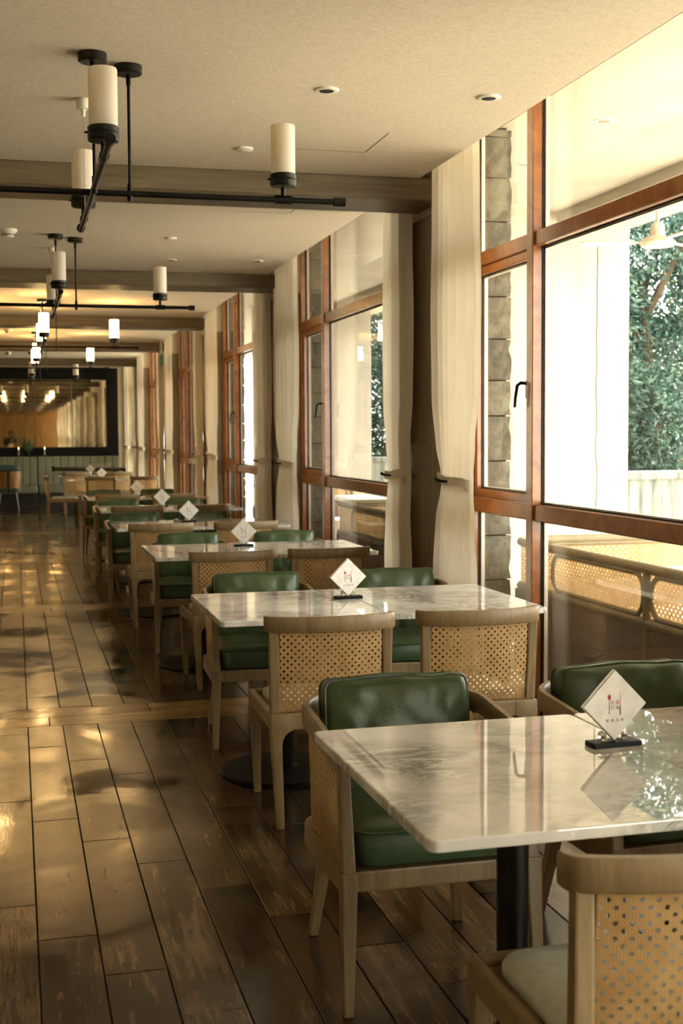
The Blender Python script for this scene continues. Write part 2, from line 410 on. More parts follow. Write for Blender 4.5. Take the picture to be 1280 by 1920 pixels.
# ------------------------------------------------------------------ windows
def window(idx, y0, y1, ymull, label):
    """frame from y0 (near) to y1 (far); mullion at ymull splits fixed pane (near) and casement (far)"""
    t = tag(link('window_%d' % idx, None, None, (XW, 0, 0)), label, None, None, 'structure')
    D = .075; fw = 'frame_wood'
    B = lambda n, a, b, c, d, x0=0., x1=D, mat=fw, bv=.004: obj(n, MB().box(x0, x1, a, b, c, d), mat, t, bevel=bv, seg=1)
    top = 3.32
    B('jamb', y1-.055, y1, 0, top); B('jamb', y0, y0+.055, 0, top); B('mullion', ymull-.04, ymull+.04, 0, top, -.012)
    B('head', y0+.055, ymull-.04, top-.06, top); B('head', ymull+.04, y1-.055, top-.06, top)
    B('sill', y0+.055, ymull-.04, 0, .08); B('sill', ymull+.04, y1-.055, 0, .08)
    for a, b in ((y0+.055, ymull-.04), (ymull+.04, y1-.055)):
        B('transom', a, b, 2.452, 2.527); B('rail', a, b, 1.082, 1.162)
    # casement sash
    a, b = ymull+.042, y1-.057; z0, z1 = 1.165, 2.449
    for n, q in (('sash_stile', (a, a+.045, z0, z1)), ('sash_stile', (b-.045, b, z0, z1)), ('sash_rail', (a+.045, b-.045, z0, z0+.045)), ('sash_rail', (a+.045, b-.045, z1-.045, z1))):
        B(n, *q, x0=.012, x1=.06)
    # glazing beads on the outside and panes
    def pane(a, b, c, d, x=.045):
        obj('pane', MB().box(x, x+.006, a, b, c, d), 'window_glass', t)
        for q in ((a-.002, a+.014, c, d), (b-.014, b+.002, c, d), (a+.014, b-.014, c-.002, c+.012), (a+.014, b-.014, d-.012, d+.002)):
            obj('glazing_bead', MB().box(x+.007, x+.027, *q), 'gasket', t)
        for q in ((a-.002, a+.006, c, d), (b-.006, b+.002, c, d), (a+.006, b-.006, c-.002, c+.006), (a+.006, b-.006, d-.006, d+.002)):
            obj('seal', MB().box(x-.006, x-.001, *q), 'rubber', t)
    pane(y0+.055, ymull-.04, 2.527, top-.06); pane(y0+.055, ymull-.04, 1.162, 2.452); pane(y0+.055, ymull-.04, .08, 1.082)
    pane(ymull+.04, y1-.055, 2.527, top-.06); pane(a+.045, b-.045, z0+.045, z1-.045); pane(ymull+.04, y1-.055, .08, 1.082)
    # lever handle on the mullion side
    h = MB(); yh = a+.022; h.box(.0, .012, yh-.012, yh+.012, 1.70, 1.79)
    h.tube([(.002, yh, 1.775), (-.03, yh, 1.778), (-.045, yh+.012, 1.765), (-.048, yh+.03, 1.70), (-.048, yh+.038, 1.655)], [.009, .009, .009, .008, .007], 8)
    obj('handle', h, 'black_metal', t, smooth=40)
ords = ['nearest', 'second', 'third', 'fourth', 'fifth', 'farthest']
for i in range(-5, 6):
    y0 = max(PF+P*(i-1)+.012, YBACK+.01); y1 = min(PN+P*i-.012, YEND-.15)
    ym = PN+P*i-.93 if i < 5 else y1-.6
    lab = 'reddish-brown timber window, %s bay from the camera' % ords[i] if i >= 0 else 'reddish-brown timber window behind the camera, seen in the mirror'
    window(i+6, y0, y1, ym, lab)
    if i == 5: struct('trim_50', MB().box(XP, 2.62, YEND-.15, YEND-.001, 0, 3.3), 'wall_paint', 'cream corner wall beside the last window')

# ------------------------------------------------------------------ curtains
def curtain_mesh(w, seed, nf=9, tie=.62):
    rnd = random.Random(seed); ph = rnd.random()*6; NU, NV = 150, 64; m = MB(); m.uv = None
    prof = [(0, 1.0), (.30, .97), (.75, .92), (1.05, .80), (1.22, tie), (1.30, tie), (1.45, .80), (1.75, 1.0), (2.2, 1.06), (2.7, .99), (3.32, .95)]
    def wid(z):
        for (a, p), (b, q) in zip(prof, prof[1:]):
            if z <= b: t = (z-a)/(b-a); t = t*t*(3-2*t); return p+(q-p)*t
        return prof[-1][1]
    fr = [rnd.uniform(.75, 1.25) for _ in range(8)]
    for j in range(NV+1):
        z = .03+(3.36-.03)*j/NV; k = wid(z)
        near = math.exp(-((z-1.26)/.16)**2)
        for i in range(NU+1):
            s = -1+2*i/NU
            a = nf*PI*s + .9*math.sin(2.3*s+ph) + .35*math.sin(5.1*s+ph*2) + .25*math.sin(z*1.1+ph+s*2)
            amp = .043*(1-.4*near)*(.75+.25*math.sin(3.7*s+ph))
            x = amp*(math.sin(a)*.86+.28*math.sin(2*a+.6)) + .016*near*(s*s*2-1)
            y = s*k*w/2 + .012*math.cos(a)*(1-near)*(1-abs(s)**6) + .01*near*math.sin(a)
            m.v.append((x, y, z))
    n1 = NU+1
    for j in range(NV):
        for i in range(NU): m.f.append((j*n1+i, j*n1+i+1, (j+1)*n1+i+1, (j+1)*n1+i))
    return m
def curtain(yc, w, seed, label, side, tie=.62, tilt=0, group=None):
    t = thing('curtain', label, 'curtain', (2.325, yc, 0), 0, group)
    obj('cloth', curtain_mesh(w, seed, 7 if w > .7 else 5, tie), 'curtain_cloth', t, smooth=80)
    # tie band: flat loop round the gathered cloth
    hw = tie*w/2-.012; pts = []
    for i in range(28):
        a = 2*PI*i/28; y = hw*math.cos(a)
        pts.append((.05*math.copysign(abs(math.sin(a))**.8, math.sin(a)), hw*y/abs(hw), 1.262-.02*math.sin(a)*abs(math.cos(a))+.012*side*math.cos(a)))
    obj('tie_band', MB().sweep(pts, [(-.003, -.024), (.003, -.024), (.003, .024), (-.003, .024)], True), 'curtain_cloth', t, smooth=60)
    pg = MB().tube([(-.052, -.10*0-.03, 1.262), (-.085, .0, 1.265), (-.088, .055, 1.272)], [.006, .008, .011], 8)
    obj('toggle', pg, 'bronze', t, smooth=50)
cw = ['nearest', 'second', 'third', 'fourth', 'fifth', 'sixth']
for i in range(-5, 6):
    yfar = PN+P*i; ynear = PF+P*(i-1)
    inview = i >= 0
    for side in (1, -1):
        if i == 5 and side == 1: yc, w = yfar - .9, .5; yc = YEND-.62
        elif side == 1: yc, w = yfar-.35, (.76 if i == 0 else .96)
        else: yc, w = ynear+.07, (.62 if i == 1 else .74)
        if i == 0 and side == -1: yc = ynear+.1
        if inview:
            lab = 'cream curtain tied at mid-height, %s end of the %s window bay' % ('far' if side == 1 else 'near', cw[i]); g = 'tied-back curtains'
        else: lab, g = 'cream tied curtain, %s end of the %s window behind the camera' % ('far' if side == 1 else 'near', ['', 'first', 'second', 'third', 'fourth', 'fifth'][-i]), 'curtains seen in the mirror'
        curtain(yc, w, i*2+side+40, lab, side, .66 if side == 1 else .74, 0, g)

# ------------------------------------------------------------------ outside
struct('terrace_floor', MB().box(2.6, 60, -40, 70, -.3, -.05), 'paving', 'pale paved terrace outside the windows')
m = MB().box(2.75, 5.2, YBACK, 32, 3.28, 3.6)
struct('terrace_ceiling', m, 'ext_white', 'white veranda ceiling outside the windows')
m = MB().box(4.24, 4.54, YBACK, 9.6, 3.20, 3.29); struct('terrace_beam', m, 'ext_white', 'white veranda ceiling beam ending at the white wall')
struct('terrace_beam.001', MB().box(4.24, 4.54, 10.0, 17.4, 3.20, 3.29), 'ext_white', 'white veranda ceiling beam beyond the white wall')
for j, y in enumerate((9.6, 17.4)):
    w = struct('terrace_wall' if not j else 'terrace_wall.001', MB().box(3.25, 4.87, y, y+.4, -.05, 3.285), 'ext_white', ['white wall on the terrace with a thin crack, seen through the nearest window', 'white wall on the terrace seen through the second window'][j], bevel=.005, seg=1)
    if not j:
        pts = []; z = .9
        while z < 3.05: pts.append((4.585+.02*noise.noise((z*2.3, 1, 0))+.008*noise.noise((z*11, 3, 0)), y-.0012, z)); z += .05
        cr = MB()
        for a, b in zip(pts, pts[1:]): cr.add([(a[0]-.004, a[1], a[2]), (a[0]+.004, a[1], a[2]), (b[0]+.004, b[1], b[2]), (b[0]-.004, b[1], b[2])], [(0, 1, 2, 3)])
        obj('crack', cr, 'bark', w)
    t = tag(link('terrace_parapet' if not j else 'terrace_parapet.001', None, None, (4.87, y+.75, 0)), ['low weathered parapet with water stains below the nearest tree', 'low parapet beyond the second white wall'][j], None, None, 'structure')
    obj('wall', MB().box(0, 6, 0, .25, -.05, 1.10), 'parapet', t); obj('coping', MB().box(0, 6, -.03, .28, 1.10, 1.17), 'parapet', t, bevel=.01)
# stone piers
for i, k in enumerate((-1, 0, 1, 2, 3)):
    t = tag(link('stone_pier' if not i else 'stone_pier.%03d' % i, None, None, (0, P*k, 0)), 'rough grey stone pier outside, at the %s pillar' % ['hidden near', 'nearest', 'second', 'third', 'fourth'][k+1], None, None, 'structure')
    obj('core', MB().box(2.61, 2.79, PN+.07, PF-.05, -.05, 3.28), 'dark_gap', t)
    z = 0.; rr = random.Random(k+9)
    while z < 3.24:
        hh = rr.uniform(.20, .27); hh = min(hh, 3.27-z)
        b = MB().box(-.1, .1, -.29, .29, 0, hh-.008)
        mm = mesh('stone_block', b, 'stone'); bm = bmesh.new(); bm.from_mesh(mm)
        bmesh.ops.subdivide_edges(bm, edges=bm.edges, cuts=3, use_grid_fill=True)
        for v in bm.verts: v.co += Vector((noise.noise(v.co*14+Vector((z*9, k, 0))), noise.noise(v.co*14+Vector((5, z*9, k))), 0))*.016
        bm.to_mesh(mm); bm.free()
        link('stone_block', mm, t, (2.71, (PN+PF)/2+.01, z)); z += hh
# downlights in the veranda ceiling
for j, (x, y) in enumerate(((3.26, 6.75), (3.27, 7.95), (3.27, 12.4))):
    t = thing('veranda_downlight', 'small recessed downlight in the veranda ceiling, %s of three' % ['nearest', 'middle', 'farthest'][j], 'downlight', (x, y, 3.28), 0, 'veranda downlights')
    obj('ring', MB().lathe([(.05, -.006), (.058, -.004), (.058, .004), (.05, .006)], 20), 'white_plastic', t, smooth=40); obj('lens', MB().lathe([(.001, -.008), (.036, -.008), (.036, -.005), (.001, -.004)], 20), 'steel', t)
# ceiling fan on the veranda
t = thing('ceiling_fan', 'white veranda ceiling fan hanging in front of the tree', 'ceiling fan', (4.36, 8.18, 0))
obj('canopy', MB().lathe([(.015, 3.14), (.05, 3.16), (.06, 3.20)], 20), 'white_plastic', t, smooth=40)
obj('rod', MB().tube([(0, 0, 2.93), (0, 0, 3.17)], .012, 10), 'white_plastic', t, smooth=40)
obj('motor', MB().lathe([(.02, 2.80), (.11, 2.81), (.125, 2.835), (.10, 2.865), (.05, 2.885), (.048, 2.95), (.03, 2.975), (.012, 2.98)], 28), 'white_plastic', t, smooth=40)
for a in (.5, .5+2*PI/3, .5+4*PI/3):
    M = Matrix.Rotation(a, 4, 'Z') @ Matrix.Rotation(.16, 4, 'X')
    b = MB(); pol = [(.16, -.05), (.50, -.062), (.53, -.04), (.53, .04), (.50, .062), (.16, .05)]
    b.prism(pol, -.004, .004); b.v = [tuple(M @ Vector(p) + Vector((0, 0, 2.85))) for p in b.v]
    bl = obj('blade', b, 'white_plastic', t)
    br = MB().box(.10, .2, -.02, .02, -.008, -.003); br.v = [tuple(M @ Vector(p) + Vector((0, 0, 2.85))) for p in br.v]
    obj('blade_bracket', br, 'white_plastic', bl)

# trees
def leaves(blobs, n, size, seed):
    r = random.Random(seed); m = MB(); tot = sum(b[3]*b[4] for b in blobs)
    for (cx, cy, cz, rx, rz) in blobs:
        for _ in range(int(n*rx*rz/tot)):
            d = Vector((r.gauss(0, 1), r.gauss(0, 1), r.gauss(0, 1))).normalized(); q = r.uniform(.72, 1.05)
            p = Vector((cx+d.x*rx*q, cy+d.y*rx*q, cz+d.z*rz*q)); s = size*r.uniform(.6, 1.3)
            ax = (d*.5+Vector((r.gauss(0, 1), r.gauss(0, 1), r.gauss(-.3, .8)))).normalized(); sd = ax.orthogonal().normalized()
            sd = (Matrix.Rotation(r.uniform(0, 6.28), 3, ax) @ sd); nn = ax.cross(sd)
            m.add([p, p+ax*s*.5+sd*s*.2+nn*s*.06, p+ax*s, p+ax*s*.5-sd*s*.2+nn*s*.06], [(0, 1, 2), (0, 2, 3)])
    return m
tdat = [(6.5, 12.4, 'leaf_teal', 4.6, 'dense blue-green tree behind the stained parapet', 1.5, 15000), (9.3, 15.6, 'leaf_olive', 5.2, 'yellow-tipped leafy tree at the right behind the parapet', 1.7, 13000),
        (5.9, 20.0, 'leaf_teal', 4.6, 'blue-green tree seen through the second window', 1.3, 9000), (6.9, 26, 'leaf_olive', 5.0, 'distant leafy tree past the second white wall', 1.6, 7000)]
for (x, y, mt, hh, lab, rad, n) in tdat:
    t = thing('tree', lab, 'tree', (x, y, 0), 0, 'trees on the terrace edge')
    r = random.Random(int(x*10)); blobs = []
    for i in range(13):
        a = r.uniform(0, 6.28); q = r.uniform(.1, .75)*rad; z = .9+(hh-1.6)*i/12
        blobs.append((q*math.cos(a), q*math.sin(a), z, rad*r.uniform(.38, .6), rad*r.uniform(.34, .5)))
    obj('foliage', leaves(blobs, n*3, .085, int(y)), mt, t)
    obj('trunk', MB().tube([(0, 0, -.05), (.05, .03, hh*.35), (-.04, .05, hh*.7)], [.13, .10, .05], 8), 'bark', t, smooth=50)
    br = MB()
    for i in range(4): br.tube([(0, 0, hh*(.3+.1*i)), (rad*.4*math.cos(i*1.7), rad*.4*math.sin(i*1.7), hh*(.5+.1*i))], [.05, .02], 6)
    obj('branches', br, 'bark', t, smooth=50)

# ------------------------------------------------------------------ cane sheet
def cane_sheet(fn, U, V, a=.0138, r=.33):
    nu = max(2, round(U/a)); du = U/nu; nv = max(1, round(V/(2*a))); dv = V/nv; m = MB(); m.uv = []
    def pt(u, v): m.v.append(tuple(fn(u, v))); m.uv.append((u, v)); return len(m.v)-1
    rad = r*min(du, dv/2)
    for i in range(nu):
        u0 = i*du; rows = []
        if i % 2 == 0: rows = [(j*dv, (j+1)*dv, 1) for j in range(nv)]
        else: rows = [(0, dv/2, 0)]+[(dv/2+j*dv, dv*1.5+j*dv, 1) for j in range(nv-1)]+[(V-dv/2, V, 0)]
        for v0, v1, hole in rows:
            o = [(u0, v0), (u0+du/2, v0), (u0+du, v0), (u0+du, (v0+v1)/2), (u0+du, v1), (u0+du/2, v1), (u0, v1), (u0, (v0+v1)/2)]
            if not hole:
                q = [pt(*o[k]) for k in (0, 2, 4, 6)]; m.f.append(tuple(q)); continue
            c = (u0+du/2, (v0+v1)/2); oi = [pt(*p) for p in o]
            hi = [pt(c[0]+rad*math.cos(-PI*.75+k*PI/4), c[1]+rad*math.sin(-PI*.75+k*PI/4)) for k in range(8)]
            for k in range(8): m.f.append((oi[k], oi[(k+1) % 8], hi[(k+1) % 8], hi[k]))
    return m

# ------------------------------------------------------------------ side chair with cane back (front towards +Y)
def make_side_chair():
    t = link('cane_chair', None)
    W2, D2 = .222, .247
    # seat frame
    z0, z1 = .385, .448
    for s in (-1, 1):
        obj('seat_rail', MB().box(s*.243-.022 if s > 0 else -.243-.001, s*.243+.001 if s > 0 else -.243+.022, -.27, .27, z0, z1), 'chair_wood', t, bevel=.006)
        obj('seat_rail', MB().box(-.2205, .2205, s*.2475-.022, s*.248+.022, z0, z1), 'chair_wood', t, bevel=.006)
        # front leg, rear leg
        obj('leg', MB().taper((s*.21, .262, 0), (s*.221, .247, z1-.004), (.028, .028), (.046, .046)), 'chair_wood', t, bevel=.005)
        pr = [(.2445, .446), (.2445, .40), (.222, 0), (.193, 0), (.199, .325), (.196, .345), (.188, .362), (.176, .374), (.160, .382), (.150, .386), (.150, .446)]
        lg = MB(); n = len(pr)
        for side in (0, 1): lg.v += [(s*x, (-.272+.012*(1-z/.446)*0 if side == 0 else -.226)-.016*(1-min(1, z/.40))+(.010*(1-min(1, z/.40)) if side == 0 else -.006*(1-min(1, z/.40))), z) for x, z in pr]
        lg.f += [tuple(range(n)), tuple(range(2*n-1, n-1, -1))]+[(j, (j+1) % n, n+(j+1) % n, n+j) for j in range(n)]
        obj('leg', lg, 'chair_wood', t, bevel=.004, smooth=40)
    obj('seat_base', MB().box(-.222, .222, -.23, .23, .41, .435), 'chair_wood', t)
    # seat pad
    pol = rrect(.40, .42, .06, 6, 0, .02); m = MB(); k = 0
    rings = [(0, .436), (0, .452), (.006, .464), (.02, .472), (.06, .477), (.12, .479)]
    for ins, z in rings:
        f = [(x*(1-2*ins/.40), (y-.02)*(1-2*ins/.42)+.02, z) for x, y in pol]; m.v += f
    n = len(pol)
    for i in range(len(rings)-1):
        for j in range(n): m.f.append((i*n+j, i*n+(j+1) % n, (i+1)*n+(j+1) % n, (i+1)*n+j))
    m.f.append(tuple((len(rings)-1)*n+j for j in range(n)))
    obj('seat_pad', m, 'seat_pad', t, smooth=50)
    # back: posts, top rail, cane
    by = lambda x: -.232-.048*(1-(x/.235)**2)         # bow of the back
    lean = lambda z: -.03*(z-.45)/.38
    for s in (-1, 1):
        p = MB().taper((s*.221, -.235, .446), (s*.228, -.228+lean(.775), .785), (.040, .034), (.036, .030)); obj('back_post', p, 'chair_wood', t, bevel=.006)
    for s in (-1, 1):
        pr = [(.214, .772), (.214, .735), (.210, .752), (.200, .765), (.183, .771), (.175, .772)]; g = MB()
        y0 = -.232+lean(.76)
        g.v = [(s*x, y0-.004-.020*max(0, (.214-x)/.04), z) for x, z in pr]+[(s*x, y0+.014-.020*max(0, (.214-x)/.04), z) for x, z in pr]; n = len(pr)
        g.f = [tuple(range(n)), tuple(range(2*n-1, n-1, -1))]+[(j, (j+1) % n, n+(j+1) % n, n+j) for j in range(n)]
        obj('corner_fillet', g, 'chair_wood', t, smooth=40)
    pts = []
    for i in range(25):
        x = -.232+.464*i/24; pts.append((x, by(x)+lean(.80), .80))
    e0 = [(-.246, -.195+lean(.8), .80), (-.246, -.215+lean(.8), .80), (-.242, -.225+lean(.8), .80)]
    pts = e0+pts+[(-a, b, c) for a, b, c in reversed(e0)]
    sec = [(-.014, -.034), (.010, -.034), (.014, -.028), (.014, .020), (.010, .027), (-.008, .027), (-.014, .020)]
    # the ends of the rail drop a little into rounded corners
    obj('top_rail', MB().sweep(pts, sec), 'chair_wood', t, smooth=40)
    U, V = .418, .33
    def fn(u, v):
        x = -.209+u; z = .448+v; b = min(1, max(0, v/.05)); return (x, by(x)*b+(-.245)*(1-b)+lean(z)+.004, z)
    obj('cane_panel', cane_sheet(fn, U, V), 'cane', t, smooth=60)
    for s in (-1, 1):
        obj('cane_edge', MB().tube([Vector(fn(.209+s*.207, V*q/8))+Vector((0, -.002, 0)) for q in range(9)], .0035, 6), 'cane', t, smooth=60)
    obj('cane_edge', MB().tube([Vector(fn(U*q/12, .003))+Vector((0, -.002, 0)) for q in range(13)], .004, 6), 'cane', t, smooth=60)
    for s in (-1, 1):
        for y in (-.262, .262): obj('foot_pad', MB().lathe([(.012, -.0005), (.012, .004)], 10, (s*(.207 if y < 0 else .21), y, -.003)), 'rubber', t)
    return t

# ------------------------------------------------------------------ armchair with green cushions (front towards +Y)
def pillow(w, h, t, seed, nx=34, nz=26, wr=1.):
    m = MB(); r = random.Random(seed); o1, o2 = r.random()*9, r.random()*9
    for sgn in (1, -1):
        for j in range(nz+1):
            for i in range(nx+1):
                a = -1+2*i/nx; b = -1+2*j/nz
                pf = max(0, (1-abs(a)**5))**.5*max(0, (1-abs(b)**5))**.5
                th = t*(.28+.26*pf) if abs(a) < .999 and abs(b) < .999 else t*.28
                th *= 1
                mxab = max(abs(a), abs(b), 1e-6); k_ = mxab/((abs(a)**13+abs(b)**13)**(1/13)+1e-9); k_ = 1+(k_-1)*mxab**6; px = a*k_*w/2; pz = b*k_*h/2
                wrk = wr*(.006*math.sin(9*a+o1+2*b)*max(0, b)**2 + .007*noise.noise((a*4+o2, b*3, sgn)))
                pz += wr*.003*max(0, b)**3*math.sin(5*a+o1)
                m.v.append((px, sgn*(th)+wrk*pf, pz))
    n1 = nx+1; k = n1*(nz+1)
    for j in range(nz):
        for i in range(nx):
            q = (j*n1+i, j*n1+i+1, (j+1)*n1+i+1, (j+1)*n1+i); m.f.append(q); m.f.append(tuple(k+x for x in reversed(q)))
    bd = [i for i in range(nx)]+[j*n1+nx for j in range(nz)]+[nz*n1+i for i in range(nx, 0, -1)]+[j*n1 for j in range(nz, 0, -1)]
    for a, b in zip(bd, bd[1:]+bd[:1]): m.f.append((a, k+a, k+b, b))
    edge = [Vector(m.v[i]) for i in bd]
    return m, edge
def make_armchair(seed=1):
    t = link('green_armchair', None)
    # U-shaped path seen from above: front right -> back -> front left
    def path(hw, yb, yf, r, n=8):
        pts = [(hw, yf), (hw, (yf+yb)/2+.05), (hw, yb+r)]
        for i in range(1, n+1): a = PI/2*i/n; pts.append((hw-r+r*math.cos(a), yb+r-r*math.sin(a)))
        pts += [(hw-r-.06, yb-.006), (0, yb-.014)]
        return pts+[(-x, y) for x, y in reversed(pts[:-1])]
    # seat frame
    fp = path(.262, -.275, .262, .13)
    sec = [(-.02, -.028), (.016, -.028), (.020, -.022), (.020, .022), (.016, .028), (-.02, .028)]
    obj('seat_frame', MB().sweep([(x, y, .352) for x, y in fp], sec), 'chair_wood', t, smooth=40)
    obj('front_rail', MB().box(-.252, .252, .237, .275, .324, .380), 'chair_wood', t, bevel=.006)
    obj('seat_base', MB().box(-.245, .245, -.2, .25, .345, .378), 'chair_wood', t)
    for s in (-1, 1):
        obj('leg', MB().taper((s*.268, .285, 0), (s*.258, .255, .376), (.026, .028), (.046, .046)), 'chair_wood', t, bevel=.005)
        obj('leg', MB().taper((s*.232, -.275, 0), (s*.195, -.205, .352), (.026, .028), (.044, .044)), 'chair_wood', t, bevel=.005)
        obj('arm_post', MB().taper((s*.258, .250, .37), (s*.262, .215, .69), (.036, .046), (.028, .044)), 'chair_wood', t, bevel=.005)
    rp = path(.274, -.295, .235, .15, 10); ap = []
    for x, y in rp:
        u = (y+.295)/.53; ap.append((x, y, .715-.028*u-.02*u*u))
    sec = [(-.013, -.03), (.009, -.03), (.013, -.024), (.013, .02), (.008, .028), (-.008, .028), (-.013, .02)]
    obj('arm_rail', MB().sweep(ap, sec), 'chair_wood', t, smooth=40)
    # cane wrap
    pp = path(.262, -.280, .215, .14, 10); L = [0]
    for a, b in zip(pp, pp[1:]): L.append(L[-1]+math.hypot(b[0]-a[0], b[1]-a[1]))
    def fn(u, v):
        i = 0
        while i < len(L)-2 and L[i+1] < u: i += 1
        q = (u-L[i])/(L[i+1]-L[i]); x = pp[i][0]+(pp[i+1][0]-pp[i][0])*q; y = pp[i][1]+(pp[i+1][1]-pp[i][1])*q
        uu = (y+.28)/.5; zt = .69-.028*uu-.02*uu*uu; k = 1+.03*v/.31
        return (x*k, y*k if y < 0 else y, .378+(zt-.378)*v/.31)
    obj('cane_wrap', cane_sheet(fn, L[-1], .31), 'cane', t, smooth=60)
    # seat cushion
    pol = rrect(.485, .47, .07, 6, 0, .035); m = MB(); n = len(pol)
    rings = [(.03, .380), (.006, .388), (0, .41), (0, .455), (.008, .478), (.03, .492), (.08, .499), (.15, .503)]
    for ins, z in rings: m.v += [(x*(1-2*ins/.485), (y-.035)*(1-2*ins/.47)+.035, z) for x, y in pol]
    for i in range(len(rings)-1):
        for j in range(n): m.f.append((i*n+j, i*n+(j+1) % n, (i+1)*n+(j+1) % n, (i+1)*n+j))
    m.f.append(tuple((len(rings)-1)*n+j for j in range(n))); m.f.append(tuple(reversed(range(n))))
    sc = obj('seat_cushion', m, 'green_leather', t, smooth=50)
    obj('piping', MB().tube([(x*.985, (y-.035)*.985+.035, .474) for x, y in pol], .004, 6, True), 'green_leather', sc, smooth=60)
    m, edge = pillow(.44, .345, .13, seed)
    M = Matrix.Translation((0, -.170, .632)) @ Matrix.Rotation(-.13, 4, 'X').inverted()
    m.v = [tuple(M @ Vector(p)) for p in m.v]
    bc = obj('back_cushion', m, 'green_leather', t, smooth=70)
    for off in (0, 1):
        e = [M @ (p + Vector((0, 0 if off == 0 else -2*p.y, 0))) for p in edge]
        obj('piping', MB().tube(e, .0035, 6, True), 'green_leather', bc, smooth=60)
    for s in (-1, 1):
        for x, y in ((.268, .285), (.232, -.275)): obj('foot_pad', MB().lathe([(.012, -.0005), (.012, .004)], 10, (s*x, y, -.003)), 'rubber', t)
    return t

# ------------------------------------------------------------------ marble table
def make_table(w, d):
    t = link('marble_table', None)
    m = MB().prism(rrect(w, d, .022, 5), .737, .762); obj('table_top', m, 'marble', t, bevel=.004)
    obj('under_plate', MB().prism(rrect(w*.6, d*.6, .02, 3), .728, .737), 'black_metal', t)
    obj('post', MB().lathe([(.037, .02), (.037, .728)], 28), 'black_metal', t, smooth=40)
    obj('collar', MB().lathe([(.055, .018), (.055, .026), (.040, .034)], 24), 'black_metal', t, smooth=30)
    obj('base', MB().lathe([(.292, 0), (.297, .004), (.297, .012), (.290, .018), (.05, .022)], 48), 'black_metal', t, smooth=30)
    return t

# ------------------------------------------------------------------ napkin stand
def text_mesh(body, size, mat, name):
    c = bpy.data.curves.new(name, 'FONT'); c.body = body; c.size = size; c.align_x = 'CENTER'; c.align_y = 'CENTER'; c.resolution_u = 2
    o = bpy.data.objects.new(name, c); COL.objects.link(o)
    dg = bpy.context.evaluated_depsgraph_get(); me = bpy.data.meshes.new_from_object(o.evaluated_get(dg)); COL.objects.unlink(o); bpy.data.objects.remove(o)
    me.materials.clear(); me.materials.append(MAT[mat]); return me
RX = Matrix.Rotation(PI/2, 4, 'X')
def make_stand(thick=.012):
    t = link('napkin_stand', None)        # front towards -Y
    obj('base', MB().box(-.065, .065, -.024, .024, 0, .013), 'black_frame', t, bevel=.002)
    for s in (-1, 1):
        m = MB()
        m.lathe([(.003, .013), (.010, .017), (.012, .024), (.010, .031), (.003, .035)], 8, (s*.024, .012, 0)); m.lathe([(.002, .013), (.007, .015), (.008, .020), (.006, .026), (.002, .028)], 8, (s*.030, -.006, 0))
        obj('crystal_holder', m, 'crystal', t, smooth=25)
    return t
def make_napkins(thick, n):
    t = link('napkin_stack', None); r = random.Random(3); sd = .122
    for i in range(n):
        y = -thick/2+thick*(i+.5)/n; dz = r.uniform(-.003, .003); dx = r.uniform(-.003, .003)
        m = MB(); h = sd/2**.5; c = .02; q = thick/n*.46
        pol = [(0, -h), (h, 0), (0, h), (-h, 0)]
        vs = [(x+dx, y-q, z+dz+h) for x, z in pol]+[(x+dx, y+q, z+dz+h) for x, z in pol]
        m.add(vs, [(0, 1, 2, 3), (7, 6, 5, 4), (0, 4, 5, 1), (1, 5, 6, 2), (2, 6, 7, 3), (3, 7, 4, 0)])
        o = obj('napkin', m, 'paper', t, bevel=min(.0012, q*.5))
        if i == 0:
            yy = y-q-.0006
            def pr(nm, mb, mat): mb.v = [(x, yy, z) for x, z in mb.v]; return obj(nm, mb, mat, o)
            def ell(cx, cz, rx, rz, n=20):
                m = MB(); m.v = [(cx+rx*math.cos(2*PI*i/n), cz+rz*math.sin(2*PI*i/n)) for i in range(n)]; m.f = [tuple(range(n))]; return m
            def rc(x0, x1, z0, z1, x2=None, x3=None):
                m = MB(); m.v = [(x0, z0), (x1, z0), (x3 if x3 is not None else x1, z1), (x2 if x2 is not None else x0, z1)]; m.f = [(0, 1, 2, 3)]; return m
            pr('print_spoon', ell(-.016, h+.019, .0042, .0066), 'red_ink'); pr('print_spoon_handle', rc(-.0167, -.0153, h-.004, h+.013), 'red_ink'); pr('print_spoon_end', rc(-.0169, -.0151, h-.023, h-.004), 'black_ink')
            pr('print_knife', rc(.0128, .0152, h-.005, h+.030, .0135, .0147), 'pink_ink'); pr('print_knife_end', rc(.0126, .0155, h-.026, h-.005), 'black_ink')
            for nm, body, size, z, mat in (('print_heading', '光 盘', .0108, h+.005, 'red_ink'), ('print_heading', '行 动', .0108, h-.008, 'black_ink'), ('print_line', '拒   绝   浪   费', .0074, h-.039, 'black_ink')):
                me = text_mesh(body, size, mat, nm); me.transform(RX); link(nm, me, o, (-.0005, yy, z))
    return t

